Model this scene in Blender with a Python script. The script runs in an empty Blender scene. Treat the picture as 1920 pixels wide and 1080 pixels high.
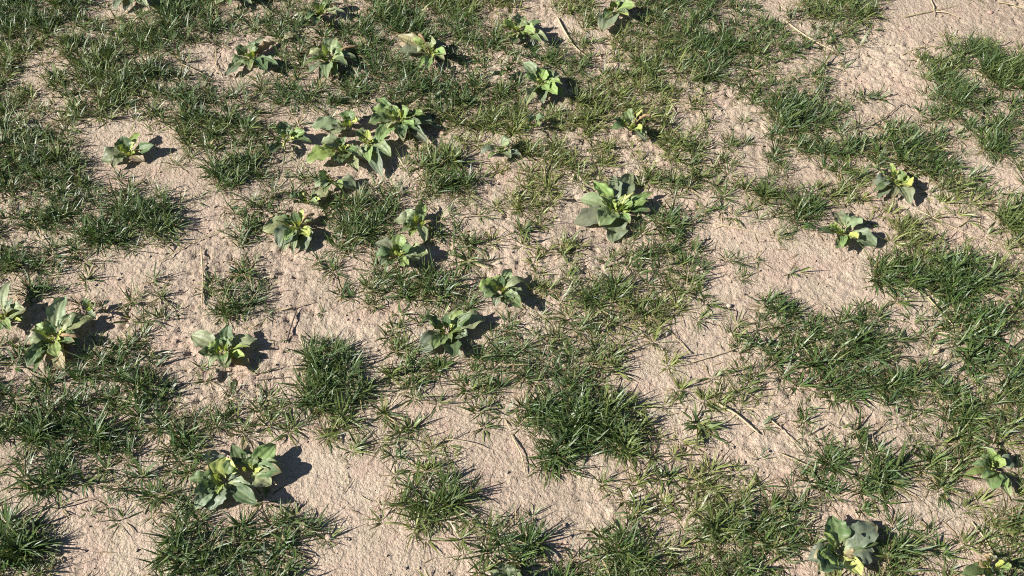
import bpy, math, random
import numpy as np
from mathutils import Vector

rng = np.random.default_rng(7)
random.seed(7)
scene = bpy.context.scene
COL = scene.collection
R_ = math.radians

# ------------------------------------------------------------------ camera
CAM_H, DEPR, HFOV = 1.55, 55.0, 62.0
cam_data = bpy.data.cameras.new('camera')
cam = bpy.data.objects.new('camera', cam_data)
COL.objects.link(cam)
cam.location = (0, 0, CAM_H)
cam.rotation_euler = (R_(90 - DEPR), 0, 0)
cam_data.sensor_fit = 'HORIZONTAL'
cam_data.angle = R_(HFOV)
cam_data.clip_start = 0.05
cam_data.clip_end = 500
scene.camera = cam

# ------------------------------------------------------------------ sky and sun
SUN_EL, SHADOW_AZ = 33.5, 16.0        # shadows fall to the right and a little away
world = bpy.data.worlds.new('World')
scene.world = world
world.use_nodes = True
wn = world.node_tree
wn.nodes.clear()
w_out = wn.nodes.new('ShaderNodeOutputWorld')
w_bg = wn.nodes.new('ShaderNodeBackground')
w_sky = wn.nodes.new('ShaderNodeTexSky')
w_sky.sky_type = 'NISHITA'
w_sky.sun_disc = False
w_sky.sun_elevation = R_(SUN_EL)
sx, sy = -math.cos(R_(SHADOW_AZ)), -math.sin(R_(SHADOW_AZ))
w_sky.sun_rotation = math.atan2(sx, sy) % (2 * math.pi)
w_sky.air_density = 0.65          # clear, deep blue sky: dark shadows
w_sky.dust_density = 0.3
w_bg.inputs['Strength'].default_value = 0.05
wn.links.new(w_sky.outputs[0], w_bg.inputs[0])
wn.links.new(w_bg.outputs[0], w_out.inputs[0])

sun_data = bpy.data.lights.new('sun', 'SUN')
sun_data.energy = 5.0
sun_data.angle = R_(0.5)
sun_data.color = (1.0, 0.955, 0.89)
sun = bpy.data.objects.new('sun', sun_data)
COL.objects.link(sun)
ldir = Vector((-sx * math.cos(R_(SUN_EL)), -sy * math.cos(R_(SUN_EL)), -math.sin(R_(SUN_EL))))
sun.rotation_euler = ldir.to_track_quat('-Z', 'Y').to_euler()
sun.location = (-3, -1, 4)

scene.view_settings.view_transform = 'Standard'
scene.view_settings.look = 'None'
scene.view_settings.exposure = 0.95
scene.view_settings.gamma = 1.0
scene.view_settings.use_curve_mapping = False
scene.render.engine = 'CYCLES'
scene.cycles.use_denoising = False
scene.cycles.pixel_filter_type = 'BLACKMAN_HARRIS'
scene.cycles.filter_width = 1.1
scene.cycles.max_bounces = 6
scene.cycles.diffuse_bounces = 2
scene.cycles.glossy_bounces = 2
scene.cycles.transmission_bounces = 4

# ------------------------------------------------------------------ photo pixel <-> ground
FPX = 960.0 / math.tan(R_(HFOV / 2))
CD, SD = math.cos(R_(DEPR)), math.sin(R_(DEPR))


def p2w(u, v, z=0.0):
    a = (np.asarray(u, float) - 960) / FPX
    b = (540 - np.asarray(v, float)) / FPX
    dx, dy, dz = a, CD + b * SD, -SD + b * CD
    t = (np.asarray(z, float) - CAM_H) / dz
    return dx * t, dy * t


def w2p(x, y, z=0.0):
    zz = np.asarray(z, float) - CAM_H
    depth = y * CD - zz * SD
    up = y * SD + zz * CD
    depth = np.maximum(depth, 0.05)
    return 960 + FPX * x / depth, 540 - FPX * up / depth


def ppm(u, v):
    """pixels of the photograph per metre across at that ground point"""
    x, y = p2w(u, v)
    return FPX / (y * CD + CAM_H * SD)


# ------------------------------------------------------------------ noise
_tabs = {}


def vnoise(x, y, freq, seed):
    """smooth value noise in 0..1"""
    if seed not in _tabs:
        _tabs[seed] = np.random.default_rng(1000 + seed).random((256, 256))
    T = _tabs[seed]
    X, Y = x * freq + 57.3 * seed, y * freq + 13.1 * seed
    xi, yi = np.floor(X).astype(np.int64), np.floor(Y).astype(np.int64)
    fx, fy = X - xi, Y - yi
    fx = fx * fx * fx * (fx * (fx * 6 - 15) + 10)
    fy = fy * fy * fy * (fy * (fy * 6 - 15) + 10)
    a, b, c, d = xi & 255, (xi + 1) & 255, yi & 255, (yi + 1) & 255
    return (T[a, c] * (1 - fx) + T[b, c] * fx) * (1 - fy) + (T[a, d] * (1 - fx) + T[b, d] * fx) * fy


# ------------------------------------------------------------------ grass cover map (40 px squares of the photo, 0 bare .. 9 thick)
MAP = [
    "888722589976664458888745106755769723168851010200",
    "987676568884665566788876210437757778402651000000",
    "533888863111254486344643773125578885555410016763",
    "514778883002654468876213435446776883234200366888",
    "623778898524257776678966434666635436653331046568",
    "663566558886314212337775546654542103786311045525",
    "887410026877430111241156653223465311554766643673",
    "898510124557521111456524666233356333357646984246",
    "888634100157324321016751545643555343414642476315",
    "678757652147432585314641540111252563673442113536",
    "237564774143211587411204630112674011252143432437",
    "422464354113111576224661313314543100232314752236",
    "773121011114113457766642136435666242110016878743",
    "574131441146202336878524326675255131220015657855",
    "222230553166401311266466344667635413520335635765",
    "521110231013300001452246224665433124634642137875",
    "620156310110114630322367534563131146555776236765",
    "214577632115236761466467666551130345654667655566",
    "457636862135267773564165678741233254314777766445",
    "576554345533465665310031367885115621144666467754",
    "574673267752253463541110377776455213322521456766",
    "345656567622110353443100264565663103136664257745",
    "467634545611320111466510011435764431247676456435",
    "344132436412410000787630000035445764364554453256",
    "631121036534664100366334431144336887663231244336",
    "851110126635775100022558853157535787762115535336",
    "852210037766652100000256854235445677553236644446",
]
MAPA = np.array([[int(c) for c in r.ljust(48, '4')[:48]] for r in MAP], float) / 9.0


def cover(u, v, x, y):
    gx, gy = u / 40.0 - 0.5, v / 40.0 - 0.5
    ix = np.clip(np.floor(gx), 0, 46).astype(int)
    iy = np.clip(np.floor(gy), 0, 25).astype(int)
    fx, fy = np.clip(gx - ix, 0, 1), np.clip(gy - iy, 0, 1)
    m = (MAPA[iy, ix] * (1 - fx) + MAPA[iy, ix + 1] * fx) * (1 - fy) + (MAPA[iy + 1, ix] * (1 - fx) + MAPA[iy + 1, ix + 1] * fx) * fy
    n = 0.55 * vnoise(x, y, 3.1, 3) + 0.45 * vnoise(x, y, 9.0, 4)
    n = np.clip((n - 0.32) * 2.6, 0, 0.9)
    out = np.maximum.reduce([-u, u - 1920, -v, v - 1080, np.zeros_like(u)]) / 70.0
    k = np.clip(out, 0, 1)
    m = np.clip((m - 0.10) / 0.78, 0, 1)
    return m * (1 - k) + n * k


def ground_h(x, y, fine=True):
    u, v = w2p(x, y)
    far = np.clip((np.hypot(x, y - 1.5) - 2.6) / 3.0, 0, 1)
    h = 0.012 * (vnoise(x, y, 2.2, 11) - 0.5) + 0.006 * (vnoise(x, y, 6.0, 12) - 0.5)
    h = h + 0.006 * cover(u, v, x, y) * (1 - far)
    if fine:
        r = 0.35 + 0.75 * np.clip((vnoise(x, y, 3.3, 20) - 0.3) * 2.2, 0, 1)
        a = vnoise(x, y, 26, 13) - 0.5
        b = 0.5 - np.abs(vnoise(x, y, 58, 14) - 0.5) * 2
        c = vnoise(x, y, 100, 15) - 0.5
        d = vnoise(x, y, 165, 16) - 0.5
        pit = np.clip(vnoise(x, y, 72, 17) - 0.70, 0, 1) + 0.8 * np.clip(vnoise(x, y, 120, 18) - 0.74, 0, 1)
        h = h + (1 - far) * (0.0016 * a + r * (0.0020 * b + 0.0032 * c + 0.0038 * d - 0.022 * pit))
    return h


# ------------------------------------------------------------------ materials
def new_mat(name):
    m = bpy.data.materials.new(name)
    m.use_nodes = True
    nt = m.node_tree
    nt.nodes.clear()
    return m, nt, nt.nodes.new('ShaderNodeOutputMaterial')


def N(nt, t, **kw):
    n = nt.nodes.new(t)
    for k, v in kw.items():
        if k in n.inputs:
            n.inputs[k].default_value = v
        else:
            setattr(n, k, v)
    return n


def mixrgb(nt, fac, a, b, blend='MIX'):
    n = nt.nodes.new('ShaderNodeMix')
    n.data_type = 'RGBA'
    n.blend_type = blend
    for sock, val in ((n.inputs[0], fac), (n.inputs[6], a), (n.inputs[7], b)):
        if isinstance(val, bpy.types.NodeSocket):
            nt.links.new(val, sock)
        else:
            sock.default_value = val if not isinstance(val, tuple) else (*val, 1)
    return n.outputs[2]


def ramp(nt, src, p0, p1):
    n = nt.nodes.new('ShaderNodeMapRange')
    n.inputs['From Min'].default_value = p0
    n.inputs['From Max'].default_value = p1
    nt.links.new(src, n.inputs['Value'])
    return n.outputs[0]


def noise(nt, vec, scale, detail=3.0, rough=0.55):
    n = nt.nodes.new('ShaderNodeTexNoise')
    n.inputs['Scale'].default_value = scale
    n.inputs['Detail'].default_value = detail
    n.inputs['Roughness'].default_value = rough
    nt.links.new(vec, n.inputs['Vector'])
    return n.outputs[0]


def soil_material():
    m, nt, out = new_mat('dry_soil')
    tc = nt.nodes.new('ShaderNodeTexCoord').outputs['Object']
    base = mixrgb(nt, ramp(nt, noise(nt, tc, 4.0, 3), 0.35, 0.65), (0.415, 0.325, 0.240), (0.465, 0.378, 0.285))
    base = mixrgb(nt, ramp(nt, noise(nt, tc, 11.0, 4), 0.45, 0.75), base, (0.47, 0.335, 0.258))
    base = mixrgb(nt, ramp(nt, noise(nt, tc, 16.0, 3), 0.52, 0.78), base, (0.44, 0.37, 0.262))
    base = mixrgb(nt, ramp(nt, noise(nt, tc, 2.3, 5, 0.6), 0.50, 0.72), base, (0.325, 0.255, 0.190))
    base = mixrgb(nt, ramp(nt, noise(nt, tc, 38.0, 4, 0.6), 0.60, 0.75), base, (0.30, 0.225, 0.165))
    grain = noise(nt, tc, 420.0, 2)
    base = mixrgb(nt, ramp(nt, grain, 0.56, 0.72), base, (0.62, 0.53, 0.44))
    base = mixrgb(nt, ramp(nt, noise(nt, tc, 300.0, 2), 0.60, 0.74), base, (0.22, 0.15, 0.105))
    bs = N(nt, 'ShaderNodeBsdfPrincipled', Roughness=0.93)
    bs.inputs['Specular IOR Level'].default_value = 0.2
    nt.links.new(base, bs.inputs['Base Color'])
    b1 = N(nt, 'ShaderNodeBump', Strength=1.0, Distance=0.0075)
    nt.links.new(noise(nt, tc, 118.0, 4, 0.62), b1.inputs['Height'])
    b2 = N(nt, 'ShaderNodeBump', Strength=0.6, Distance=0.0015)
    nt.links.new(noise(nt, tc, 620.0, 2), b2.inputs['Height'])
    nt.links.new(b1.outputs[0], b2.inputs['Normal'])
    nt.links.new(b2.outputs[0], bs.inputs['Normal'])
    nt.links.new(bs.outputs[0], out.inputs[0])
    return m


def blade_material(name, rough, trans, spec=0.5, vein=False):
    m, nt, out = new_mat(name)
    at = N(nt, 'ShaderNodeAttribute', attribute_name='col')
    col = at.outputs['Color']
    bs = N(nt, 'ShaderNodeBsdfPrincipled', Roughness=rough)
    bs.inputs['Specular IOR Level'].default_value = spec
    if vein:
        lv = N(nt, 'ShaderNodeAttribute', attribute_name='luv')
        sep = nt.nodes.new('ShaderNodeSeparateXYZ')
        nt.links.new(lv.outputs['Vector'], sep.inputs[0])
        mu = N(nt, 'ShaderNodeMath', operation='MULTIPLY')
        nt.links.new(sep.outputs[0], mu.inputs[0])
        mu.inputs[1].default_value = 11.0
        co = N(nt, 'ShaderNodeMath', operation='COSINE')
        nt.links.new(mu.outputs[0], co.inputs[0])
        tc = nt.nodes.new('ShaderNodeTexCoord').outputs['Object']
        blot = noise(nt, tc, 130.0, 3)
        col = mixrgb(nt, ramp(nt, noise(nt, tc, 55.0, 3), 0.5, 0.75), col, mixrgb(nt, 0.45, col, (0.25, 0.26, 0.15)))
        col = mixrgb(nt, ramp(nt, blot, 0.60, 0.76), col, mixrgb(nt, 0.5, col, (0.10, 0.09, 0.04)))
        dust = ramp(nt, noise(nt, tc, 260.0, 2), 0.55, 0.8)
        col = mixrgb(nt, mixrgb(nt, 0.25, (0, 0, 0), dust), col, (0.38, 0.34, 0.25))
        vv = ramp(nt, co.outputs[0], 0.82, 1.0)
        col = mixrgb(nt, mixrgb(nt, 0.10, (0, 0, 0), vv), col, (0.30, 0.36, 0.17))
        bp = N(nt, 'ShaderNodeBump', Strength=0.22, Distance=0.002)
        nt.links.new(co.outputs[0], bp.inputs['Height'])
        bp2 = N(nt, 'ShaderNodeBump', Strength=0.5, Distance=0.002)
        nt.links.new(blot, bp2.inputs['Height'])
        nt.links.new(bp.outputs[0], bp2.inputs['Normal'])
        nt.links.new(bp2.outputs[0], bs.inputs['Normal'])
    nt.links.new(col, bs.inputs['Base Color'])
    if trans > 0:
        tr = nt.nodes.new('ShaderNodeBsdfTranslucent')
        nt.links.new(mixrgb(nt, 1.0, col, (1.25, 1.25, 0.55), 'MULTIPLY'), tr.inputs['Color'])
        mx = nt.nodes.new('ShaderNodeMixShader')
        mx.inputs[0].default_value = trans
        nt.links.new(bs.outputs[0], mx.inputs[1])
        nt.links.new(tr.outputs[0], mx.inputs[2])
        nt.links.new(mx.outputs[0], out.inputs[0])
    else:
        nt.links.new(bs.outputs[0], out.inputs[0])
    return m


M_SOIL = soil_material()
M_GRASS = blade_material('grass_blade', 0.44, 0.20, 0.5)
M_LEAF = blade_material('plantain_leaf', 0.50, 0.20, 0.45, vein=True)
M_DRY = blade_material('dry_stalk', 0.75, 0.0, 0.3)


# ------------------------------------------------------------------ mesh helpers
def quad_mesh(name, verts, quads, mat, attrs=(), smooth=True):
    me = bpy.data.meshes.new(name)
    nv, nq = len(verts), len(quads)
    me.vertices.add(nv)
    me.vertices.foreach_set('co', np.ascontiguousarray(verts, np.float32).ravel())
    me.loops.add(nq * 4)
    me.loops.foreach_set('vertex_index', np.ascontiguousarray(quads, np.int32).ravel())
    me.polygons.add(nq)
    me.polygons.foreach_set('loop_start', np.arange(0, nq * 4, 4, dtype=np.int32))
    me.polygons.foreach_set('use_smooth', np.full(nq, smooth, bool))
    for an, typ, data in attrs:
        a = me.attributes.new(an, typ, 'POINT')
        a.data.foreach_set('color' if typ == 'FLOAT_COLOR' else 'vector', np.ascontiguousarray(data, np.float32).ravel())
    me.update(calc_edges=True)
    me.materials.append(mat)
    return me


def link(name, me, parent=None, **props):
    o = bpy.data.objects.new(name, me)
    COL.objects.link(o)
    if parent is not None:
        o.parent = parent
    for k, v in props.items():
        o[k] = v
    return o


def empty(name, loc, label, category, group=None):
    o = bpy.data.objects.new(name, None)
    o.empty_display_size = 0.02
    COL.objects.link(o)
    o.location = loc
    o['label'] = label
    o['category'] = category
    if group:
        o['group'] = group
    return o


# ------------------------------------------------------------------ ground
def axis(lo, hi, step, far):
    mid = np.arange(lo, hi + step / 2, step)
    g, s, left, right = [], step, [], []
    a, b = lo, hi
    while a > -far:
        s *= 1.22
        a -= s
        left.append(a)
    s = step
    while b < far:
        s *= 1.22
        b += s
        right.append(b)
    return np.concatenate([np.array(left[::-1]), mid, np.array(right)])


gxs = axis(-1.75, 1.75, 0.0052, 120.0)
gys = axis(0.3, 2.25, 0.0052, 120.0)
GX, GY = np.meshgrid(gxs, gys)
GZ = ground_h(GX.ravel(), GY.ravel())
nx, ny = len(gxs), len(gys)
idx = np.arange(nx * ny).reshape(ny, nx)
gq = np.stack([idx[:-1, :-1], idx[:-1, 1:], idx[1:, 1:], idx[1:, :-1]], -1).reshape(-1, 4)
link('ground', quad_mesh('ground', np.stack([GX.ravel(), GY.ravel(), GZ], 1), gq, M_SOIL), kind='structure')


# ------------------------------------------------------------------ blades
def lerp(a, b, t):
    return a + (b - a) * t


GREENS = np.array([(0.036, 0.074, 0.018), (0.082, 0.140, 0.034), (0.072, 0.122, 0.055), (0.195, 0.222, 0.064)])
STRAW = np.array([(0.42, 0.33, 0.18), (0.33, 0.25, 0.13), (0.50, 0.42, 0.26)])


def blade_arrays(bx, by, bz, az, e0, bend, L, W, roll, colr, basecol, K):
    """curved tapering strips, one per entry: verts (n*(K+1)*2,3), quads, colours"""
    n = len(bx)
    s = np.linspace(0, 1, K + 1)
    ang = e0[:, None] - bend[:, None] * (s[None, :-1] + 0.5 / K)
    step = (L / K)[:, None]
    hr = np.concatenate([np.zeros((n, 1)), np.cumsum(np.cos(ang) * step, 1)], 1)
    hz = np.concatenate([np.zeros((n, 1)), np.cumsum(np.sin(ang) * step, 1)], 1)
    floor = 0.0035 * s[None, :]
    hz = np.maximum(hz, floor - 0.002)
    side = rng.normal(0, 0.14, n)[:, None] * (s[None, :] ** 2) * L[:, None]
    ca, sa = np.cos(az)[:, None], np.sin(az)[:, None]
    cx = bx[:, None] + hr * ca - side * sa
    cy = by[:, None] + hr * sa + side * ca
    cz = bz[:, None] + hz
    prof = np.clip(1.02 - s ** 2.6, 0.06, 1) * (0.65 + 0.35 * np.clip(s * 4, 0, 1))
    hw = 0.5 * W[:, None] * prof[None, :]
    tw = roll[:, None] * (0.4 + 0.6 * s[None, :])
    wx, wy, wz = -sa * np.cos(tw), ca * np.cos(tw), np.sin(tw)
    V = np.empty((n, K + 1, 2, 3))
    for j, sg in enumerate((-1, 1)):
        V[:, :, j, 0] = cx + sg * hw * wx
        V[:, :, j, 1] = cy + sg * hw * wy
        V[:, :, j, 2] = cz + sg * hw * wz
    i0 = (np.arange(n) * (K + 1) * 2)[:, None] + np.arange(K)[None, :] * 2
    Q = np.stack([i0, i0 + 1, i0 + 3, i0 + 2], -1).reshape(-1, 4)
    t = np.clip(s * 3.2, 0, 1)[None, :, None]
    C = basecol[:, None, :] * (1 - t) + colr[:, None, :] * t
    C = np.repeat(C[:, :, None, :], 2, 2)
    C = np.concatenate([C, np.ones(C.shape[:3] + (1,))], -1)
    return V.reshape(-1, 3), Q, C.reshape(-1, 4)


def make_blades(tx, ty, size, nb, crown, tone, K=4, wide=1.0, dry=0.13, spread=0.0):
    """tufts at tx,ty; size = blade length scale (m), nb blades each, tone 0 deep .. 1 yellowish"""
    rep = np.repeat(np.arange(len(tx)), nb)
    n = len(rep)
    az = rng.random(n) * 2 * np.pi
    rr = np.sqrt(rng.random(n)) * crown[rep]
    bx, by = tx[rep] + rr * np.cos(az), ty[rep] + rr * np.sin(az)
    bz = ground_h(bx, by) - 0.001
    az = az + rng.normal(0, 0.28, n)
    isdry = rng.random(n) < dry
    e0 = np.radians(np.clip(rng.normal(46 - spread, 20, n), 6, 86))
    e0[isdry] = np.radians(rng.uniform(3, 30, isdry.sum()))
    bend = np.radians(np.clip(rng.normal(30, 24, n), -10, 95))
    bend[isdry] *= 0.5
    L = size[rep] * np.clip(rng.normal(1.0, 0.27, n), 0.4, 1.7)
    sp = rng.choice([0.62, 0.9, 1.0, 1.2], len(tx), p=[0.2, 0.3, 0.3, 0.2])      # finer and coarser grasses mixed
    W = wide * sp[rep] * np.clip(rng.normal(0.0027, 0.0007, n), 0.0012, 0.0050)
    W[isdry] *= 0.75
    roll = rng.normal(0, 0.55, n)
    tn = tone[rep] + rng.normal(0, 0.22, n)
    ci = rng.random(n)
    c = lerp(GREENS[0][None], GREENS[1][None], ci[:, None])
    blue = (rng.random(n) < 0.28)[:, None]
    c = np.where(blue, lerp(GREENS[2][None], GREENS[1][None], 0.3 * ci[:, None]), c)
    c = lerp(c, GREENS[3][None], np.clip(tn, 0, 1)[:, None])
    c *= rng.uniform(0.65, 1.4, n)[:, None]
    dc = STRAW[rng.integers(0, 3, n)] * rng.uniform(0.55, 1.05, n)[:, None]
    c = np.where(isdry[:, None], dc, c)
    base = lerp(c, np.array([[0.24, 0.22, 0.09]]), 0.55)
    return blade_arrays(bx, by, bz, az, e0, bend, L, W, roll, c, base, K)


def join(parts):
    vs, qs, cs, o = [], [], [], 0
    for v, q, c in parts:
        vs.append(v)
        qs.append(q + o)
        cs.append(c)
        o += len(v)
    return np.concatenate(vs), np.concatenate(qs), np.concatenate(cs)


# ------------------------------------------------------------------ plantains: base pixel, size, leaves (tip pixel, width px, look)
# looks: g old grey-green lying flat, p pale, m mid green, d raised green with painted shade for facing away from the sun, b bright green, n young yellow-green, y dry
PL = [
    (242, 292, "plantain with an upright leaf fan, alone on soil left of the upper middle", "191 301 25 g|229 255 21 d|264 247 17 b|288 272 16 d|213 316 15 g|271 304 17 y|223 271 10 n|252 266 11 n|274 284 10 p"),
    (473, 112, "ragged plantain with a lime heart beside the bare patch at upper left", "441 87 15 d|478 78 20 d|498 71 10 p|516 79 12 y|422 143 16 g|437 121 18 p|522 122 12 m|509 121 10 p|500 131 20 d|469 132 14 m|462 100 9 n"),
    (602, 32, "plantain sunk in grass at the top edge, leaves standing upright", "588 4 11 m|609 9 11 b|635 0 14 p|618 2 12 m|634 30 10 p|650 26 9 p|589 46 14 d|597 22 7 n"),
    (619, 119, "broad plantain in thick grass with a brown seed spike hanging forward", "578 102 12 p|574 122 18 b|579 141 16 g|604 82 8 n|627 72 20 p|647 91 16 m|646 112 16 p|652 125 12 m|667 108 10 g|613 149 17 p|599 152 10 g|585 112 14 m"),
    (807, 107, "plantain in thick grass with one withered tan leaf on its left", "746 67 18 y|773 74 10 b|804 81 20 p|820 73 8 b|742 98 14 g|782 98 10 p|804 124 14 p|837 84 14 g|834 114 9 p|790 86 8 n"),
    (972, 64, "tall lime plantain throwing a broad shadow on soil near the top middle", "942 42 18 n|962 44 11 n|933 56 14 p|978 31 18 p|948 70 10 n|998 47 14 m|1014 40 10 m|1003 64 18 b|960 84 14 d|1016 80 12 m|980 80 10 m|1028 77 9 p"),
    (1013, 163, "dense bright plantain with many cupped leaves just below the tall lime one", "981 119 18 p|984 143 12 b|1009 124 10 d|1024 131 14 b|1040 132 14 d|1060 145 15 p|1054 158 12 b|1027 170 16 b|1045 178 14 b|1000 173 12 d|1018 195 18 g|984 202 12 p|1060 184 14 m"),
    (1149, 27, "plantain at the top edge with one round grey-green leaf facing forward", "1129 61 24 g|1193 13 16 b|1178 31 12 n|1151 4 12 b|1164 2 10 m|1180 6 12 p|1155 38 12 p"),
    (749, 231, "largest plantain of the cluster, long leaves fanned both ways", "704 185 14 m|695 205 22 b|690 232 20 m|709 264 24 b|735 198 10 b|750 205 10 n|799 216 20 b|790 231 12 d|825 239 22 g|757 260 16 m|807 273 18 g|793 252 12 p|722 246 12 p"),
    (654, 241, "small plantain of the cluster with one leaf lying far to the left", "656 208 20 m|670 226 12 n|582 237 20 p|621 254 18 g|645 225 9 n"),
    (645, 286, "plantain of the cluster with wide pale leaves reaching left over soil", "602 267 22 p|575 304 26 b|600 280 14 n|638 260 14 m|638 307 20 d|671 323 18 p|682 298 14 p|677 286 12 m"),
    (689, 272, "plantain of the cluster with a drooping pale leaf toward the lower right", "667 244 14 m|690 243 10 n|733 294 24 p|713 269 14 m|693 304 14 b|717 332 20 g|672 262 10 b"),
    (624, 345, "dark plantain under the cluster with one big shaded leaf", "667 358 32 g|597 322 14 d|590 353 12 p|640 354 16 b|610 366 12 m|600 340 10 d"),
    (538, 267, "dark four-leaved plantain left of the cluster", "528 227 19 d|572 247 18 b|507 287 18 d|516 264 10 d|587 270 10 m"),
    (939, 288, "three-leaved small plantain low in thin grass in the upper middle", "956 260 15 p|900 288 13 g|978 293 11 g|928 273 12 d"),
    (999, 243, "small plantain with two raised leaves below the dense bright one", "989 217 15 p|1022 219 13 m|984 240 9 n|1012 238 8 b"),
    (1182, 243, "shaded plantain with knobbly seed spikes in upper right grass", "1172 209 14 m|1147 243 14 m|1160 221 10 b|1203 243 15 n|1208 257 12 p|1151 222 14 d|1211 267 12 g|1190 228 9 b"),
    (1158, 396, "largest lime-hearted plantain on open soil, right of middle", "1112 341 22 b|1087 373 22 p|1076 421 34 g|1124 424 26 m|1149 455 32 g|1181 325 22 g|1149 330 18 g|1217 377 18 b|1226 360 12 b|1187 389 12 n|1181 419 12 b|1221 396 14 m|1125 366 16 b|1189 366 12 m|1173 364 10 n|1148 376 9 n|1168 385 8 n"),
    (1674, 347, "bright plantain against a grass clump at right, leaves pointing right", "1628 310 16 b|1632 350 20 g|1669 306 8 n|1677 318 9 n|1700 326 20 m|1710 348 22 n|1699 369 18 p|1707 383 16 g|1644 373 14 g|1637 361 10 m|1652 333 10 y"),
    (1579, 443, "starry plantain on open soil at right with a long grey leaf", "1566 398 20 g|1604 406 22 p|1577 417 8 n|1642 462 24 g|1609 447 14 n|1532 433 16 d|1579 465 10 b|1557 419 8 n|1550 432 7 p"),
    (561, 429, "plantain with broad grey leaves spread forward, below the cluster", "492 432 24 p|510 412 14 m|523 463 30 g|574 470 32 g|580 443 16 n|551 394 13 d|568 392 10 n|592 419 10 y|529 474 12 p|549 476 12 p|587 432 8 b"),
    (577, 382, "half-hidden plantain just above the broad grey-leaved one", "542 372 16 m|558 362 16 d|588 368 14 m|601 374 10 n|551 381 12 d|624 362 14 p"),
    (787, 426, "pointed plantain with one upright striped leaf, in the middle", "792 379 17 b|757 406 18 p|739 416 20 p|752 436 16 m|797 454 16 p|813 418 8 y|776 402 8 n"),
    (747, 484, "low plantain touching the pointed one, leaves half in shade", "752 440 22 b|704 457 26 g|706 479 16 m|713 497 16 p|803 477 28 p|772 461 14 d|786 489 16 p|742 457 12 d|733 498 18 d|760 474 7 n"),
    (938, 551, "dark crinkled plantain with a jagged shadow, centre of the photo", "897 538 24 b|923 520 18 b|907 557 20 m|959 506 16 p|940 516 12 d|983 524 12 p|983 552 20 g|978 579 16 m|949 573 16 d|973 560 10 p"),
    (839, 623, "striped dark green plantain deep in grass below the middle", "797 593 18 d|808 609 22 d|813 654 21 b|850 669 24 d|868 582 16 b|837 587 14 d|877 629 18 p|912 598 26 p|787 664 24 g|866 671 14 g|886 587 16 d|847 626 7 n"),
    (103, 637, "tall long-leaved plantain at the left with shadow on open soil", "122 555 22 p|142 585 20 d|175 597 25 p|68 609 16 b|57 646 14 p|109 670 18 b|50 688 20 m|120 694 28 y|140 641 14 d|63 698 12 m|57 618 8 n|85 598 14 d|120 618 10 n"),
    (8, 600, "plantain cut by the left edge with crumpled pale leaves", "48 582 22 p|20 528 18 p|-20 590 18 m|40 602 10 n|-5 625 16 m|25 560 14 d"),
    (423, 661, "plantain alone on the bare ground left of middle", "359 629 26 p|429 608 18 d|371 661 14 d|390 664 12 m|482 636 22 p|469 651 8 b|459 668 14 n|427 691 20 d|392 688 12 p|470 685 18 y|438 634 9 b|410 643 10 m"),
    (420, 902, "big plantain with a bright oval leaf in the lower left", "424 857 34 n|352 899 20 m|363 924 18 d|407 926 10 n|394 957 34 g|365 957 18 p|477 926 28 p|396 844 26 g|453 887 16 g|484 944 20 d"),
    (470, 888, "plantain leaning right off the big lower-left one", "517 833 28 b|528 873 18 p|508 909 26 p|460 844 12 p|460 827 12 y|435 833 18 d"),
    (1569, 1037, "biggest round-leaved plantain at the bottom right", "1558 968 34 m|1642 985 30 g|1637 1036 38 g|1543 998 12 n|1540 1033 16 d|1615 1080 22 n|1516 1050 26 g|1543 1070 34 d|1648 1018 12 m"),
    (1859, 882, "slim plantain among long grass near the right edge", "1851 843 12 b|1897 863 18 g|1886 915 14 b|1861 919 22 m|1893 932 16 p|1838 856 14 m|1808 890 10 b|1840 897 10 b"),
    (1853, 1064, "plantain cut by the bottom edge at far right", "1895 1070 20 b|1804 1078 18 m|1884 1055 10 n|1848 1084 14 d|1870 1090 16 m"),
    (952, 1100, "plantain mostly below the bottom edge, only its leaf tips showing", "946 1060 32 g|918 1072 12 p|985 1092 18 m|930 1100 16 m"),
    (250, -6, "crumpled grey plantain at the top edge, left", "214 20 14 g|235 21 12 g|277 15 14 p|262 4 9 b|240 -20 12 m"),
    (436, 0, "plantain at the top edge above the ragged lime one", "405 8 16 m|472 6 12 p|458 -8 12 m|425 -14 12 m|438 -12 8 n"),
    (171, 584, "tiny three-leaved plantain seedling on open soil by the tall one", "156 559 8 m|169 563 6 b|179 572 5 m"),
    (953, 141, "tiny dark plantain at the grass edge left of the dense bright one", "922 143 11 d|938 124 10 d|965 130 8 m"),
]
LCOL = {
    'g': (0.175, 0.210, 0.130), 'p': (0.245, 0.295, 0.155), 'm': (0.120, 0.180, 0.066), 'd': (0.085, 0.135, 0.055),  # d: shade of leaves turned from the sun put into the colour
    'b': (0.225, 0.315, 0.100), 'n': (0.420, 0.500, 0.140), 'y': (0.330, 0.265, 0.150),
}
LIFT = {'g': 0.010, 'p': 0.020, 'm': 0.026, 'd': 0.044, 'b': 0.032, 'n': 0.042, 'y': 0.010}


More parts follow.
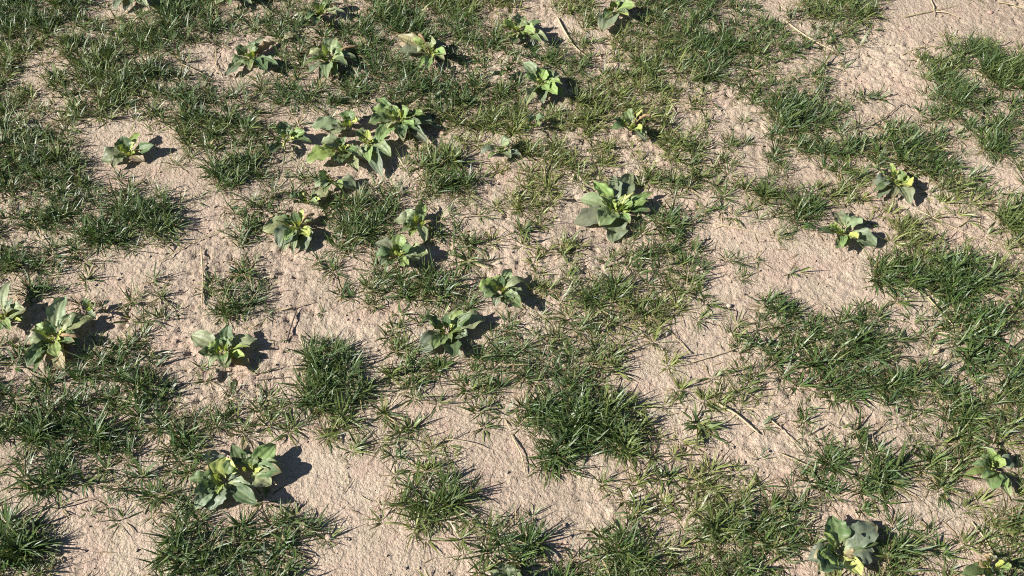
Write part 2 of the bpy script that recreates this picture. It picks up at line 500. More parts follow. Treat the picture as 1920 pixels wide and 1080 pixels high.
def leaf_mesh(base, tip, width, col, arch, roll, wav, thick_petiole):
    """a plantain leaf: petiole, then an oval blade troughed along its midrib with a wavy edge"""
    A, B = 15, 8
    base, tip = np.array(base), np.array(tip)
    d = tip - base
    L = np.linalg.norm(d)
    t = np.linspace(0, 1, A + 1)
    ctrl = base + d * 0.45 + np.array([0, 0, arch])
    P = ((1 - t) ** 2)[:, None] * base + (2 * t * (1 - t))[:, None] * ctrl + (t ** 2)[:, None] * tip
    T = np.gradient(P, axis=0)
    T /= np.linalg.norm(T, axis=1)[:, None]
    hz = np.array([-d[1], d[0], 0.0])
    hz /= max(np.linalg.norm(hz), 1e-6)
    S = np.repeat(hz[None], A + 1, 0)
    Nn = np.cross(T, S)
    rl = roll * (0.3 + 0.7 * t)
    S2 = S * np.cos(rl)[:, None] + Nn * np.sin(rl)[:, None]
    Nn = np.cross(T, S2)
    pet = 0.10 + 0.12 * random.random()
    q = np.clip((t - pet) / (1 - pet), 0, 1)
    prof = np.sin(np.pi * q ** random.uniform(0.80, 1.0)) ** 0.72
    hw = 0.5 * width * np.maximum(prof, thick_petiole * (1 - q) ** 0.6)
    hw[-1] = 0.02 * width
    u = np.linspace(-1, 1, B + 1)
    ph, fr = random.uniform(0, 6.3), random.uniform(2.2, 4.0)
    ph2 = random.uniform(0, 6.3)
    V = np.empty((A + 1, B + 1, 3))
    for j, uu in enumerate(u):
        ruff = 1 + (0.09 * wav * np.sin(t * 17 + ph2 + uu * 2) + rng.normal(0, 0.055, A + 1) * (q > 0.1) * (t < 0.99)) * abs(uu) ** 2
        trough = 0.34 * hw * (abs(uu) ** 1.5) - 0.075 * width * wav * np.sin(6.283 * fr * t + ph + (1.6 if uu > 0 else 0)) * uu * uu
        ridge = -0.007 * width * math.cos(uu * 11) * prof + 0.022 * width * wav * rng.normal(0, 1, A + 1) * prof
        V[:, j, :] = P + S2 * (hw * uu * ruff)[:, None] + Nn * (trough + ridge)[:, None]
    V[:, :, 2] = np.maximum(V[:, :, 2], 0.004 + 0.004 * q[:, None])
    idx = np.arange((A + 1) * (B + 1)).reshape(A + 1, B + 1)
    Q = np.stack([idx[:-1, :-1], idx[:-1, 1:], idx[1:, 1:], idx[1:, :-1]], -1).reshape(-1, 4)
    col = np.array(col)
    C = np.repeat(col[None], (A + 1) * (B + 1), 0).reshape(A + 1, B + 1, 3)
    pc = np.array((0.33, 0.37, 0.14))
    k = np.clip(1 - q / 0.22, 0, 1)[:, None, None] * 0.6
    C = C * (1 - k) + pc * k
    mid = np.exp(-(u / 0.12) ** 2)[None, :, None] * 0.26 * (1 - 0.6 * t)[:, None, None]
    C = C * (1 - mid) + pc * mid
    # scorched tip and edge spots on some leaves
    if random.random() < 0.45:
        e = np.clip((t[:, None] - random.uniform(0.72, 0.95)) * 6 + (np.abs(u)[None, :] - 0.75) * 1.2 + rng.normal(0, 0.25, (A + 1, B + 1)), 0, 0.85)[:, :, None]
        C = C * (1 - e) + np.array((0.26, 0.20, 0.11)) * e
    C = C * rng.uniform(0.86, 1.14, (A + 1, B + 1))[:, :, None]
    C = np.concatenate([C, np.ones(C.shape[:2] + (1,))], -1)
    UV = np.zeros((A + 1, B + 1, 3))
    UV[:, :, 0] = u[None, :]
    UV[:, :, 1] = t[:, None]
    return V, Q, C, UV


def tube(points, radii, sides=6):
    P = np.array(points, float)
    T = np.gradient(P, axis=0)
    T /= np.linalg.norm(T, axis=1)[:, None] + 1e-9
    ref = np.array([0.0, 0.0, 1.0]) if abs(T[0][2]) < 0.8 else np.array([1.0, 0.0, 0.0])
    S = np.cross(T, ref)
    S /= np.linalg.norm(S, axis=1)[:, None] + 1e-9
    U = np.cross(S, T)
    a = np.arange(sides) * 2 * np.pi / sides
    r = np.asarray(radii)
    if r.ndim == 1:
        r = np.repeat(r[:, None], sides, 1)
    V = P[:, None, :] + r[:, :, None] * (np.cos(a)[None, :, None] * S[:, None, :] + np.sin(a)[None, :, None] * U[:, None, :])
    n = len(P)
    i = np.arange(n * sides).reshape(n, sides)
    Q = np.stack([i[:-1], np.roll(i, -1, 1)[:-1], np.roll(i, -1, 1)[1:], i[1:]], -1).reshape(-1, 4)
    return V.reshape(-1, 3), Q


LEAF_SEG = []      # ground segments covered by leaves: x0,y0,x1,y1,halfwidth
PLANTS = {}
for (bu, bv, label, leaves) in PL:
    x0, y0 = (float(a) for a in p2w(bu, bv))
    z0 = float(ground_h(np.array([x0]), np.array([y0]), False)[0])
    root = empty('plantain', (x0, y0, z0), label, 'plantain plant', 'plantain rosettes growing in the lawn')
    PLANTS[(bu, bv)] = root
    sc = float(ppm(bu, bv))
    cov0 = float(cover(np.array([float(bu)]), np.array([float(bv)]), np.array([x0]), np.array([y0]))[0])
    todo = []
    for s in leaves.split('|'):
        a = s.split()
        todo.append((float(a[0]), float(a[1]), float(a[2]), a[3]))
    mean = sum(math.hypot(t[0] - bu, (t[1] - bv) * 1.3) for t in todo) / len(todo)
    for k in range(3 if mean > 30 else 1):          # small folded leaves in the heart
        a = random.uniform(0, 6.28)
        r = mean * random.uniform(0.20, 0.34)
        todo.append((bu + r * math.cos(a), bv - 8 + r * 0.5 * math.sin(a), random.uniform(5, 8), 'n'))
    for k in range(0 if mean < 24 else 3 + int(mean > 45)):          # older leaves filling the gaps, low down
        a = random.uniform(0, 6.28)
        r = mean * random.uniform(0.55, 0.85)
        todo.append((bu + r * math.cos(a), bv + 0.75 * r * math.sin(a), random.uniform(0.22, 0.34) * mean, random.choice('gpmmby')))
    for (tu, tv, w, look) in todo:
        h = LIFT[look] * random.uniform(0.65, 1.1)
        lw = w / sc
        h += 0.016 * cov0
        h = min(h, 0.02 + 0.75 * math.hypot(tu - bu, (tv - bv) * 1.3) / sc)
        tx, ty = (float(a) for a in p2w(tu, tv, z0 + h))
        c = np.array(LCOL[look]) * random.uniform(0.85, 1.15)
        c = c * np.array([random.uniform(0.9, 1.12), 1, random.uniform(0.85, 1.15)])
        arch = 0.008 * cov0 + {'g': 0.022, 'y': 0.018, 'p': 0.026, 'm': 0.022, 'd': 0.006, 'b': 0.018, 'n': 0.008}[look] * random.uniform(0.5, 1.4)
        off = (tx - x0, ty - y0)
        LL = math.hypot(*off) + 1e-6
        b0 = (off[0] / LL * 0.006, off[1] / LL * 0.006, 0.004)
        V, Q, C, UV = leaf_mesh(b0, (off[0], off[1], h), lw * random.uniform(1.25, 1.6), c, arch, random.gauss(0, 0.28), random.uniform(0.5, 1.6), 0.16)
        # rest above the local soil
        gx, gy = V[:, :, 0] + x0, V[:, :, 1] + y0
        gh = ground_h(gx.ravel(), gy.ravel(), False).reshape(gx.shape) - z0
        V[:, :, 2] = np.maximum(V[:, :, 2], gh + 0.005)
        me = quad_mesh('leaf', V.reshape(-1, 3), Q, M_LEAF, (('col', 'FLOAT_COLOR', C), ('luv', 'FLOAT_VECTOR', UV)))
        o = link('leaf', me, root)
        if look == 'y':
            o['label'] = 'withered tan leaf'
        LEAF_SEG.append((x0 + off[0] * 0.12, y0 + off[1] * 0.12, tx, ty, lw * 0.52 + 0.003))


def seed_spike(bu, bv, tu, tv, h, tan):
    root = PLANTS[(bu, bv)]
    x0, y0, z0 = root.location
    tx, ty = (float(a) for a in p2w(tu, tv, z0 + h))
    t = np.linspace(0, 1, 16)
    d = np.array([tx - x0, ty - y0, h])
    P = d[None] * t[:, None]
    P[:, 2] = h * (1 - (1 - t) ** 1.7) + 0.012 * np.sin(np.pi * t)
    head = t > 0.42
    r = np.where(head, 0.0036, 0.0013)[:, None] * (1 + np.where(head, 0.35, 0)[:, None] * rng.normal(0, 1, (16, 6)).clip(-1, 1))
    r[-1] = 0.0006
    V, Q = tube(P, r)
    c = np.array((0.30, 0.20, 0.11) if tan else (0.36, 0.36, 0.13))
    C = np.repeat(c[None], len(V), 0) * rng.uniform(0.7, 1.25, len(V))[:, None]
    C = np.concatenate([C, np.ones((len(V), 1))], 1)
    link('seed_spike', quad_mesh('seed_spike', V, Q, M_DRY, (('col', 'FLOAT_COLOR', C),)), root)


for a in ((619, 119, 624, 147, 0.012, True), (619, 119, 671, 87, 0.03, True), (1182, 243, 1221, 218, 0.055, True), (1182, 243, 1208, 209, 0.06, False),
          (103, 637, 149, 633, 0.03, True), (538, 267, 534, 284, 0.02, False), (807, 107, 785, 66, 0.05, True), (645, 286, 665, 277, 0.02, False),
          (561, 429, 590, 402, 0.03, True), (1158, 396, 1192, 364, 0.05, False), (577, 382, 571, 366, 0.035, False)):
    seed_spike(*a)
SEG = np.array(LEAF_SEG)


def under_leaf(x, y):
    """True where a plantain leaf covers the ground"""
    out = np.zeros(len(x), bool)
    for (ax, ay, bx_, by_, hw) in SEG:
        near = np.abs(x - (ax + bx_) / 2) + np.abs(y - (ay + by_) / 2) < 0.25
        if not near.any():
            continue
        i = np.nonzero(near)[0]
        dx, dy = bx_ - ax, by_ - ay
        t = np.clip(((x[i] - ax) * dx + (y[i] - ay) * dy) / (dx * dx + dy * dy + 1e-9), 0, 1)
        out[i] |= np.hypot(x[i] - ax - t * dx, y[i] - ay - t * dy) < hw
    return out


# ------------------------------------------------------------------ grass tufts and clumps one can tell apart
# pixel centre, half width, half height, kind (t single tuft, c clump), blade width factor, label
TUFTS = [
    (975, 434, 36, 22, 't', 1.1, "spiky grass tuft alone on the bare soil left of the largest lime-hearted plantain"),
    (1066, 498, 34, 20, 't', 1.0, "low grass tuft on bare soil below the largest lime-hearted plantain"),
    (1386, 521, 32, 22, 't', 0.9, "lone star-shaped grass tuft in the wide bare patch right of middle"),
    (1316, 596, 34, 24, 't', 1.0, "lone grass tuft lower left of the star-shaped one on bare soil"),
    (1482, 447, 28, 16, 't', 0.8, "thin dark grass sprig left of the starry plantain"),
    (1318, 796, 46, 30, 't', 1.5, "broad-bladed grass tuft beside the thick tan stem"),
    (1272, 748, 24, 16, 't', 0.9, "few-bladed grass sprig above the broad-bladed tuft"),
    (802, 945, 60, 44, 'c', 1.1, "round grass clump standing alone on soil at the bottom, left of centre"),
    (962, 1036, 60, 40, 'c', 1.2, "dark grass clump at the bottom edge behind plantain leaf tips"),
    (1504, 794, 32, 22, 't', 1.0, "small dark grass tuft on soil right of the thick tan stem"),
    (258, 565, 40, 30, 't', 0.9, "wispy grass tuft on open soil right of the tall long-leaved plantain"),
    (336, 583, 20, 14, 't', 0.8, "tiny grass sprig in the bare patch above the lone left plantain"),
    (452, 575, 44, 30, 'c', 0.9, "soft grass clump above the plantain on the bare left ground"),
    (612, 722, 80, 66, 'c', 1.0, "large domed grass clump between the lone left plantain and the striped one"),
    (606, 584, 18, 12, 't', 0.7, "hair-thin grass sprig in the middle of the big bare patch, left of centre"),
    (868, 493, 42, 26, 't', 1.3, "grey-green grass tuft right of the low half-shaded plantain"),
    (270, 412, 66, 44, 'c', 1.0, "rounded grass clump below the leaf-fan plantain at left"),
    (184, 450, 42, 28, 'c', 1.1, "small grass clump lower left of the rounded one at left"),
    (320, 458, 30, 20, 't', 1.1, "pointed grass tuft at the lower right foot of the rounded left clump"),
    (668, 842, 36, 26, 't', 1.0, "yellow-green grass tuft at the lower edge of the large domed clump"),
    (748, 856, 38, 24, 't', 0.9, "flattened grass tuft on soil above the round bottom clump"),
    (548, 803, 40, 26, 't', 1.1, "grass tuft with lime base above the plantain leaning right"),
    (168, 822, 44, 30, 'c', 1.1, "dark grass clump above the lower left corner, nearer the middle"),
    (58, 818, 48, 32, 'c', 1.1, "dark grass clump near the left edge in the lower third"),
    (86, 898, 52, 30, 'c', 1.1, "grass clump near the left edge just below the dark pair"),
    (262, 752, 50, 32, 'c', 1.2, "bushy grass clump lower left of the plantain on the bare left ground"),
    (18, 1025, 62, 48, 'c', 1.3, "dark coarse grass clump filling the bottom left corner"),
    (346, 1024, 50, 36, 'c', 1.2, "grass clump in front of the big lower-left plantain"),
    (1128, 810, 76, 60, 'c', 1.2, "thickest dark grass clump right of bottom centre"),
    (1030, 838, 50, 38, 'c', 1.2, "dark grass clump touching the thickest clump on its left"),
    (1690, 508, 58, 42, 'c', 1.1, "grass clump below the starry plantain at right"),
    (1796, 526, 64, 40, 'c', 1.2, "long-bladed grass clump nearest the right edge in mid height"),
    (1602, 628, 48, 36, 'c', 1.0, "dark-tipped grass clump on soil right of middle, below the bare patch"),
    (1682, 563, 40, 22, 't', 1.1, "grass tuft hanging below the clump under the starry plantain"),
    (1836, 650, 64, 38, 'c', 1.4, "bright broad-bladed grass clump at the right edge below mid height"),
    (1794, 108, 46, 26, 'c', 1.0, "grass clump left of the thick grass in the upper right corner"),
    (1884, 146, 52, 36, 'c', 1.0, "thick green grass clump at the right edge near the top"),
    (1794, 182, 46, 24, 'c', 0.9, "thin grass clump below the upper right pair"),
    (1713, 133, 24, 14, 't', 0.8, "small grass sprig on pale bare soil at upper right"),
    (1852, 272, 42, 26, 'c', 1.0, "grass clump at the right edge a quarter way down"),
    (1586, 24, 52, 24, 'c', 1.0, "dark grass clump at the top edge, standing in bare soil on the right"),
    (1628, 54, 26, 16, 't', 0.8, "pale wispy tuft lower right of the dark top-edge clump"),
    (1540, 117, 40, 22, 't', 0.9, "grass tuft under the long slanting straw at upper right"),
    (1270, 280, 44, 24, 'c', 1.0, "grey-green grass clump below the shaded plantain's right side"),
    (1310, 171, 34, 18, 't', 1.0, "grass tuft above the bare hollow right of the shaded plantain"),
    (1360, 374, 38, 22, 't', 1.0, "grass tuft in thin grass right of the largest lime-hearted plantain"),
    (1437, 338, 28, 18, 't', 0.9, "small grass tuft on pale soil right of that thin grass"),
    (1492, 394, 44, 26, 'c', 0.9, "wispy grass clump upper left of the starry plantain"),
    (828, 312, 40, 22, 'c', 1.2, "stiff grass clump on the right of the plantain cluster"),
    (843, 356, 46, 26, 'c', 1.0, "grass clump above the bare ground in the upper middle"),
    (1612, 194, 22, 12, 't', 0.7, "tiny grass sprig beside a dark twig at upper right"),
    (1902, 408, 44, 32, 'c', 1.1, "grass clump at the right edge just above mid height"),
    (443, 326, 44, 28, 'c', 1.0, "grass clump between the leaf-fan plantain and the plantain cluster"),
    (1654, 892, 46, 28, 'c', 1.2, "spiky grass clump above the biggest round-leaved plantain"),
    (1582, 845, 30, 20, 't', 1.0, "dark grass tuft upper left of that spiky clump"),
    (1714, 838, 32, 18, 't', 1.0, "grass tuft on soil upper right of that spiky clump"),
    (1174, 1026, 50, 30, 'c', 1.1, "flat grass clump at the bottom between soil and thick grass"),
    (1248, 900, 38, 26, 't', 1.4, "pale-bladed grass tuft under the thickest dark clump"),
    (1760, 1034, 40, 26, 't', 1.2, "grass tuft on brown soil near the bottom right corner"),
    (1668, 1040, 40, 26, 'c', 1.2, "grass clump touching the biggest round-leaved plantain on its right"),
    (1612, 962, 30, 20, 't', 1.1, "grass tuft right behind the biggest round-leaved plantain"),
    (1022, 594, 28, 18, 't', 0.9, "yellowed grass tuft right of the dark crinkled plantain"),
    (1254, 652, 26, 16, 't', 0.8, "small flat grass sprig below the bare soil right of centre"),
    (440, 748, 34, 20, 't', 0.9, "grass tuft just in front of the plantain on the bare left ground"),
    (168, 958, 22, 14, 't', 0.8, "small pale grass sprig on soil at lower left"),
    (1420, 740, 24, 16, 't', 0.8, "four-bladed pale grass sprig above the thick tan stem"),
    (418, 432, 20, 14, 't', 0.8, "stubby dry grass tuft at the end of the long thin straw, left"),
    (1460, 600, 36, 20, 'c', 0.9, "thin grass clump below the star-shaped tuft's bare patch"),
]
TA = [(u, v, a, b, k) for (u, v, a, b, k, w, l) in TUFTS]

# candidates for the whole lawn, uniform over the ground
AREA = (-3.0, 3.0, 0.25, 3.5)
DENS = 2350
nc = int((AREA[1] - AREA[0]) * (AREA[3] - AREA[2]) * DENS)
cx_ = rng.uniform(AREA[0], AREA[1], nc)
cy_ = rng.uniform(AREA[2], AREA[3], nc)
cu, cv = w2p(cx_, cy_)
inside = (cu > -520) & (cu < 2440) & (cv > -190) & (cv < 1330)
cx_, cy_, cu, cv = cx_[inside], cy_[inside], cu[inside], cv[inside]
inframe = (cu > -60) & (cu < 1980) & (cv > -60) & (cv < 1150)
dcov = cover(cu, cv, cx_, cy_) ** 0.85
owner = np.full(len(cx_), -1)
for i, (u, v, a, b, k) in enumerate(TA):
    r2 = ((cu - u) / a) ** 2 + ((cv - v) / b) ** 2
    if k == 'c':
        ins = r2 < 1
        dcov = np.where(ins, np.maximum(dcov, 0.98 - 0.38 * r2), dcov)
        owner[ins] = i
        ring = (r2 >= 1) & (r2 < 1.7)
        dcov = np.where(ring, dcov * 0.62, dcov)
    else:
        dcov = np.where(r2 < 1.1, 0.0, dcov)
mott = 0.62 + 0.76 * vnoise(cx_, cy_, 19.0, 5)
prob = np.clip(dcov * mott, 0, 1.2) ** 1.05 * np.where(inframe, 1.0, 0.42)
keep = (rng.random(len(cx_)) < prob) & ~under_leaf(cx_, cy_)
cx_, cy_, cu, cv, dcov, owner = (a[keep] for a in (cx_, cy_, cu, cv, dcov, owner))
tone_ = rng.normal(0, 0.17, len(cx_)) + np.clip(0.14 + 1.5 * (vnoise(cx_, cy_, 3.5, 6) - 0.45) + 0.5 * (0.55 - dcov), 0, 0.9)
size_ = 0.026 + 0.008 * dcov + 0.010 * vnoise(cx_, cy_, 12, 8)
nbl = np.clip(rng.normal(15 + 11 * dcov, 5, len(cx_)), 4, 40).astype(int)
crn = rng.uniform(0.003, 0.010, len(cx_))
view = (cu > -40) & (cu < 1960) & (cv > -40) & (cv < 1140)


def emit(name, sel, parent=None, origin=None, K=4, wide=1.0, dry=0.13, **props):
    v, q, c = make_blades(cx_[sel], cy_[sel], size_[sel], nbl[sel], crn[sel], tone_[sel], K, wide, dry)
    if origin is not None:
        v = v - np.array(origin)
    return link(name, quad_mesh(name, v, q, M_GRASS, (('col', 'FLOAT_COLOR', c),)), parent, **props)


# the lawn nobody could count
free = owner < 0
parts = []
for s_, K in ((free & view, 3), (free & ~view, 2)):
    parts.append(make_blades(cx_[s_], cy_[s_], size_[s_], nbl[s_], crn[s_], tone_[s_], K, 1.0, 0.25))
# stray single blades on the thin ground
ns = 1500
ux, uy = rng.uniform(-2.2, 2.2, ns), rng.uniform(0.4, 2.9, ns)
uu, vv = w2p(ux, uy)
k_ = rng.random(ns) < 0.05 + 0.95 * cover(uu, vv, ux, uy)
k_ &= ~under_leaf(ux, uy)
ux, uy = ux[k_], uy[k_]
m_ = len(ux)
parts.append(make_blades(ux, uy, rng.uniform(0.02, 0.05, m_), rng.integers(1, 4, m_), np.full(m_, 0.003), rng.uniform(0.1, 0.8, m_), 4, 0.55, 0.35, 14))
v, q, c = join(parts)
link('grass', quad_mesh('grass', v, q, M_GRASS, (('col', 'FLOAT_COLOR', c),)), kind='stuff', label='patchy short lawn grass growing over the dry soil', category='grass')

GN = {'t': 'single grass tufts on the soil', 'c': 'grass clumps standing out of the lawn'}
for i, (u, v, a, b, k, wd, label) in enumerate(TUFTS):
    x0, y0 = (float(t) for t in p2w(u, v))
    z0 = float(ground_h(np.array([x0]), np.array([y0]), False)[0])
    root = empty('grass_tuft' if k == 't' else 'grass_clump', (x0, y0, z0), label, 'grass tuft' if k == 't' else 'grass clump', GN[k])
    if k == 'c':
        sel = owner == i
        size_[sel] *= 1.18
        tone_[sel] = np.clip(tone_[sel] - 0.06, 0, 1)
        emit('blades', sel, root, (x0, y0, z0), 4, wd, 0.10, kind='stuff')
    else:
        rw = a / float(ppm(u, v))
        nsub = max(1, int(a / 9))
        rr = np.sqrt(rng.random(nsub)) * rw * 0.30
        aa = rng.random(nsub) * 6.28
        tx, ty = x0 + rr * np.cos(aa), y0 + rr * np.sin(aa)
        v_, q_, c_ = make_blades(tx, ty, np.full(nsub, max(0.020, rw * 0.85)), rng.integers(7, 14, nsub), np.full(nsub, 0.005),
                                 np.full(nsub, random.uniform(0.0, 0.5)), 5, wd, 0.12, 6)
        link('blades', quad_mesh('blades', v_ - np.array((x0, y0, z0)), q_, M_GRASS, (('col', 'FLOAT_COLOR', c_),)), root, kind='stuff')

# ------------------------------------------------------------------ loose dead fibres and soil crumbs
nf = 22000
fx, fy = rng.uniform(-2.3, 2.3, nf), rng.uniform(0.4, 2.9, nf)
fu, fv = w2p(fx, fy)
kf = rng.random(nf) < 0.10 + 0.9 * np.clip(cover(fu, fv, fx, fy) * 1.3, 0, 1)
fx, fy = fx[kf], fy[kf]
n = len(fx)
fc = STRAW[rng.integers(0, 3, n)] * rng.uniform(0.35, 1.0, n)[:, None]
v, q, c = blade_arrays(fx, fy, ground_h(fx, fy) + 0.0015, rng.random(n) * 6.283, np.radians(rng.uniform(-2, 14, n)), np.radians(rng.uniform(0, 25, n)),
                       rng.uniform(0.012, 0.045, n), rng.uniform(0.0008, 0.0024, n), rng.normal(0, 0.4, n), fc, fc, 3)
link('dead_grass_litter', quad_mesh('dead_grass_litter', v, q, M_DRY, (('col', 'FLOAT_COLOR', c),)), kind='stuff', label='thin dead grass fibres littering the soil', category='litter')

ng = 45000
px, py = rng.uniform(-2.1, 2.1, ng), rng.uniform(0.42, 2.8, ng)
gu, gv = w2p(px, py)
kg = rng.random(ng) < np.clip(1.05 - cover(gu, gv, px, py), 0.12, 1) * np.clip(0.35 + 1.5 * (vnoise(px, py, 3.3, 20) - 0.25), 0.15, 1)
px, py = px[kg], py[kg]
n = len(px)
cube = np.array([(-1, -1, -1), (1, -1, -1), (1, 1, -1), (-1, 1, -1), (-1, -1, 1), (1, -1, 1), (1, 1, 1), (-1, 1, 1)], float) * 0.6
cq = np.array([(0, 3, 2, 1), (4, 5, 6, 7), (0, 1, 5, 4), (1, 2, 6, 5), (2, 3, 7, 6), (3, 0, 4, 7)])
rad = 0.0009 + 0.0036 * rng.random(n) ** 4
off = cube[None] * rng.uniform(0.55, 1.25, (n, 8, 3)) * rad[:, None, None]
a = rng.random(n) * 6.283
ox = off[:, :, 0] * np.cos(a)[:, None] - off[:, :, 1] * np.sin(a)[:, None]
oy = off[:, :, 0] * np.sin(a)[:, None] + off[:, :, 1] * np.cos(a)[:, None]
V = np.stack([px[:, None] + ox, py[:, None] + oy, (ground_h(px, py) + rad * 0.35)[:, None] + off[:, :, 2] * 0.8], -1)
Q = (np.arange(n) * 8)[:, None, None] + cq[None]
link('soil_crumbs', quad_mesh('soil_crumbs', V.reshape(-1, 3), Q.reshape(-1, 4), M_SOIL, smooth=False), kind='stuff', label='small crumbs of dry soil and grit on the bare ground', category='grit')

# ------------------------------------------------------------------ dry stalks, straws and twigs
STALKS = [
    ("1045 32|1055 52|1076 86|1106 108", 3.4, 0, "thick tan stalk on soil right of the tall lime plantain"),
    ("1473 40|1500 60|1535 80|1572 98", 3.4, 0, "long slanting straw with a thick end at upper right"),
    ("1690 104|1725 89|1772 88", 2.0, 1, "thin curved straw running into the upper right clump"),
    ("1608 252|1655 225|1695 190|1706 202", 2.2, 2, "bent grey stalk on pale soil at upper right"),
    ("1340 418|1400 434|1458 444", 2.0, 0, "fine pale straw on bare soil left of the starry plantain"),
    ("1342 752|1385 778|1426 814", 5.0, 0, "thick tan stem lying beside the broad-bladed tuft"),
    ("808 836|838 822|888 830|916 842", 2.4, 0, "arched pale straw above the round bottom clump"),
    ("377 463|381 515|378 582", 3.2, 0, "upright pale straw lying on soil at left"),
    ("298 492|362 452|424 428", 1.9, 1, "long thin straw leading to the stubby dry tuft"),
    ("1718 396|1790 434|1862 462", 2.2, 0, "long straw lying on soil at right, below the bright plantain"),
    ("1708 430|1744 439|1772 456", 1.9, 1, "short straw just under the long one at right"),
    ("1738 558|1760 584|1786 612", 2.8, 1, "straw slanting between the right-hand grass clumps"),
    ("1798 706|1860 694|1925 684", 1.8, 1, "fine yellow straw crossing the right edge grass"),
    ("1233 150|1252 180|1270 212", 2.4, 0, "straw slanting onto soil right of the shaded plantain"),
    ("58 988|82 1004|106 1024", 2.2, 0, "pale straw on soil in the bottom left"),
    ("107 1020|103 1048|92 1082", 2.4, 3, "green-yellow stalk in the bottom left corner"),
    ("498 168|535 158|574 146", 2.0, 1, "straw in front of the broad plantain in thick grass"),
    ("58 410|80 438|83 492", 1.9, 1, "bent straw among thin grass at left"),
    ("184 38|215 35|247 33", 2.4, 0, "pale straw under the crumpled grey plantain"),
    ("258 72|300 76|334 84", 2.2, 0, "pale straw crossing the upper left grass"),
    ("333 120|366 134|402 150", 1.8, 0, "thin straw lying across the upper left bare patch"),
    ("406 88|404 118|414 146", 1.7, 1, "hair-thin straw beside the ragged plantain"),
    ("1402 128|1440 138|1484 144", 1.9, 0, "straw at the grass edge in the upper right"),
    ("1742 -4|1750 14|1752 32", 2.2, 0, "straw pointing down from the top edge, right"),
    ("1754 22|1775 26|1800 34", 2.2, 0, "short straw at the foot of the top-edge one"),
    ("1694 32|1745 22|1796 10", 1.9, 1, "thin straw crossing the top-edge ones, right"),
    ("1870 4|1895 8|1918 16", 1.9, 1, "thin straw in the upper right corner"),
    ("1839 198|1840 216|1836 238", 3.2, 2, "short dark twig in the grass at upper right edge"),
    ("1551 150|1544 180|1512 202", 3.6, 2, "dark forked-looking twig at the upper right grass edge"),
    ("536 642|547 606|558 574", 3.6, 2, "dark twig on soil right of the plantain on bare ground"),
    ("524 581|556 574|592 564", 2.2, 0, "pale straw crossing the dark twig's top"),
    ("1291 678|1340 665|1396 646", 2.6, 0, "pale stalk on soil between thin grass right of centre"),
    ("958 812|978 852|986 888", 2.6, 0, "straw standing out left of the thickest clump"),
    ("1438 778|1475 812|1508 850", 2.2, 0, "straw slanting down right of the thick tan stem"),
    ("1462 848|1500 868|1542 888", 2.0, 1, "yellow straw at the grass edge lower right"),
    ("1822 978|1846 1010|1869 1052", 3.0, 0, "pale stalk above the cut plantain at bottom right"),
    ("866 409|888 407|912 406", 2.0, 0, "tiny straw right of the pointed plantain"),
    ("478 712|510 709|545 706", 2.2, 2, "grey straw on soil lower right of the plantain on bare ground"),
    ("505 690|495 722|482 768", 1.7, 0, "thin straw crossing that grey one"),
    ("620 346|652 338|690 341", 1.8, 0, "pale straw arched over the dark plantain's big leaf"),
    ("1296 660|1278 640|1262 628", 1.8, 1, "short dry stem by the small flat sprig right of centre"),
    ("1020 312|1022 330|1018 352", 2.0, 0, "pale dry blade below the three-leaved small plantain"),
]
SC = [(0.50, 0.40, 0.25), (0.44, 0.37, 0.19), (0.17, 0.13, 0.10), (0.30, 0.33, 0.14)]
for pts, w, ck, label in STALKS:
    pp = [tuple(float(t) for t in s.split()) for s in pts.split('|')]
    P = []
    for s in np.linspace(0, len(pp) - 1, 12):
        i = min(int(s), len(pp) - 2)
        f = s - i
        u0, v0 = pp[i]
        u1, v1 = pp[i + 1]
        P.append((u0 + (u1 - u0) * f, v0 + (v1 - v0) * f))
    P = np.array(P)
    P[1:-1] = 0.25 * P[:-2] + 0.5 * P[1:-1] + 0.25 * P[2:]
    wx, wy = p2w(P[:, 0], P[:, 1], 0.004)
    zz = ground_h(wx, wy, False)
    rad = 0.5 * w / float(ppm(P[5, 0], P[5, 1]))
    zz = np.convolve(np.pad(zz, 2, mode='edge'), np.ones(5) / 5, 'valid') + rad * 0.6 + 0.003 + 0.004 * np.sin(np.linspace(0, 3.14, 12)) * random.random()
    pos = np.stack([wx, wy, zz], 1)
    org = pos[0].copy()
    r = rad * np.linspace(1.15, 0.55, 12) * rng.uniform(0.85, 1.15, 12)
    r[0] *= 0.6
    r[-1] *= 0.3
    V, Q = tube(pos - org, r)
    C = np.repeat(np.array(SC[ck])[None], len(V), 0) * rng.uniform(0.75, 1.15, len(V))[:, None]
    C = np.concatenate([C, np.ones((len(V), 1))], 1)
    nm = 'twig' if ck == 2 else ('green_stalk' if ck == 3 else 'straw')
    o = link(nm, quad_mesh(nm, V, Q, M_DRY, (('col', 'FLOAT_COLOR', C),)), label=label, category='twig' if ck == 2 else 'straw', group='dry stalks lying on the ground')
    o.location = org

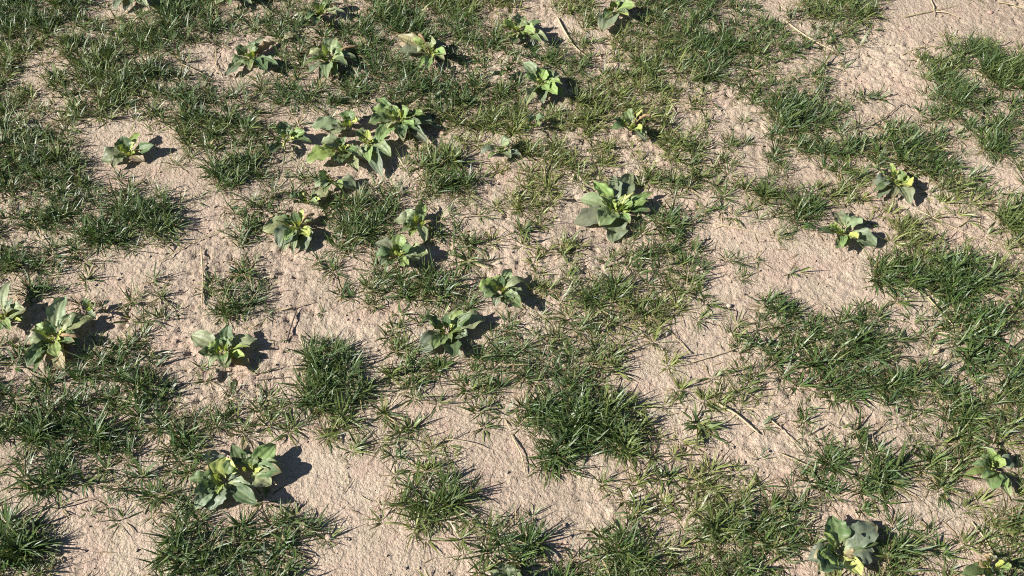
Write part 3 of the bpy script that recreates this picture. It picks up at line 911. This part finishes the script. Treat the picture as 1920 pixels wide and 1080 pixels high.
# ------------------------------------------------------------------ loose leaves and pebbles
for (bu, bv, tu, tv, w, c, label) in (
        (394, 692, 386, 719, 17, (0.36, 0.26, 0.21), "pinkish dead leaf lying in front of the plantain on bare ground"),
        (530, 84, 556, 66, 15, (0.26, 0.23, 0.14), "brown-edged dead leaf right of the ragged plantain"),
        (1745, 668, 1756, 652, 8, (0.44, 0.36, 0.22), "curled tan leaf scrap between the right-hand clumps"),
        (408, 268, 396, 274, 7, (0.55, 0.42, 0.24), "tiny orange-tan leaf scrap in grass right of the leaf-fan plantain"),
        (44, 1009, 58, 1007, 6, (0.62, 0.60, 0.52), "small white petal on shaded soil at bottom left")):
    x0, y0 = (float(a) for a in p2w(bu, bv))
    z0 = float(ground_h(np.array([x0]), np.array([y0]), False)[0])
    tx, ty = (float(a) for a in p2w(tu, tv, z0 + 0.01))
    V, Q, C, UV = leaf_mesh((0, 0, 0.004), (tx - x0, ty - y0, 0.012), w / float(ppm(bu, bv)), c, 0.012, 0.2, 1.0, 0.3)
    V[:, :, 2] += 0.002
    o = link('dead_leaf', quad_mesh('dead_leaf', V.reshape(-1, 3), Q, M_LEAF, (('col', 'FLOAT_COLOR', C), ('luv', 'FLOAT_VECTOR', UV))), label=label, category='dead leaf')
    o.location = (x0, y0, z0)

M_STONE, snt, sout = new_mat('pebble')
sb = N(snt, 'ShaderNodeBsdfPrincipled', Roughness=0.85)
stc = snt.nodes.new('ShaderNodeTexCoord').outputs['Object']
sat = N(snt, 'ShaderNodeAttribute', attribute_name='col')
snt.links.new(mixrgb(snt, ramp(snt, noise(snt, stc, 300.0, 3), 0.4, 0.7), sat.outputs['Color'], (0.34, 0.26, 0.20)), sb.inputs['Base Color'])
snt.links.new(sb.outputs[0], sout.inputs[0])
for (u, v, r, c, label) in (
        (1500, 172, 8, (0.42, 0.24, 0.19), "pinkish pebble in the thin grass at upper right"),
        (616, 1007, 6.5, (0.46, 0.33, 0.25), "round pebble on the bare soil at bottom, left of centre"),
        (1251, 624, 4.5, (0.58, 0.50, 0.44), "small white pebble below the bare soil right of centre"),
        (1367, 573, 4.5, (0.55, 0.44, 0.34), "pale pebble right of the lone grass tuft"),
        (1478, 709, 3.5, (0.60, 0.55, 0.48), "tiny white pebble in thin grass above the tan stem"),
        (1656, 18, 5, (0.50, 0.36, 0.30), "pink pebble on bare soil near the top right"),
        (1856, 24, 5.5, (0.40, 0.25, 0.21), "reddish clod on bare soil in the upper right corner"),
        (518, 303, 6, (0.46, 0.36, 0.27), "tan soil clod under the dark four-leaved plantain")):
    x0, y0 = (float(a) for a in p2w(u, v))
    z0 = float(ground_h(np.array([x0]), np.array([y0]))[0])
    rr = r / float(ppm(u, v))
    la, lo = np.linspace(-np.pi / 2, np.pi / 2, 7), np.arange(9) * 2 * np.pi / 9
    G = np.stack([np.cos(la)[:, None] * np.cos(lo)[None], np.cos(la)[:, None] * np.sin(lo)[None], np.sin(la)[:, None] * np.ones(9)[None] * 0.75], -1)
    G = G * (1 + rng.normal(0, 0.07, (7, 9, 1)))
    G[0], G[-1] = G[0].mean(0), G[-1].mean(0)
    G = G * rr * np.array([1.15, 0.9, 1.0])
    i = np.arange(63).reshape(7, 9)
    Q = np.stack([i[:-1], np.roll(i, -1, 1)[:-1], np.roll(i, -1, 1)[1:], i[1:]], -1).reshape(-1, 4)
    C = np.concatenate([np.repeat(np.array(c)[None], 63, 0), np.ones((63, 1))], 1)
    o = link('pebble', quad_mesh('pebble', G.reshape(-1, 3), Q, M_STONE, (('col', 'FLOAT_COLOR', C),)), label=label, category='pebble')
    o.location = (x0, y0, z0 + rr * 0.35)

tri = sum(len(m.polygons) for m in bpy.data.meshes) * 2
print('triangles', tri, 'blade tufts', len(cx_))
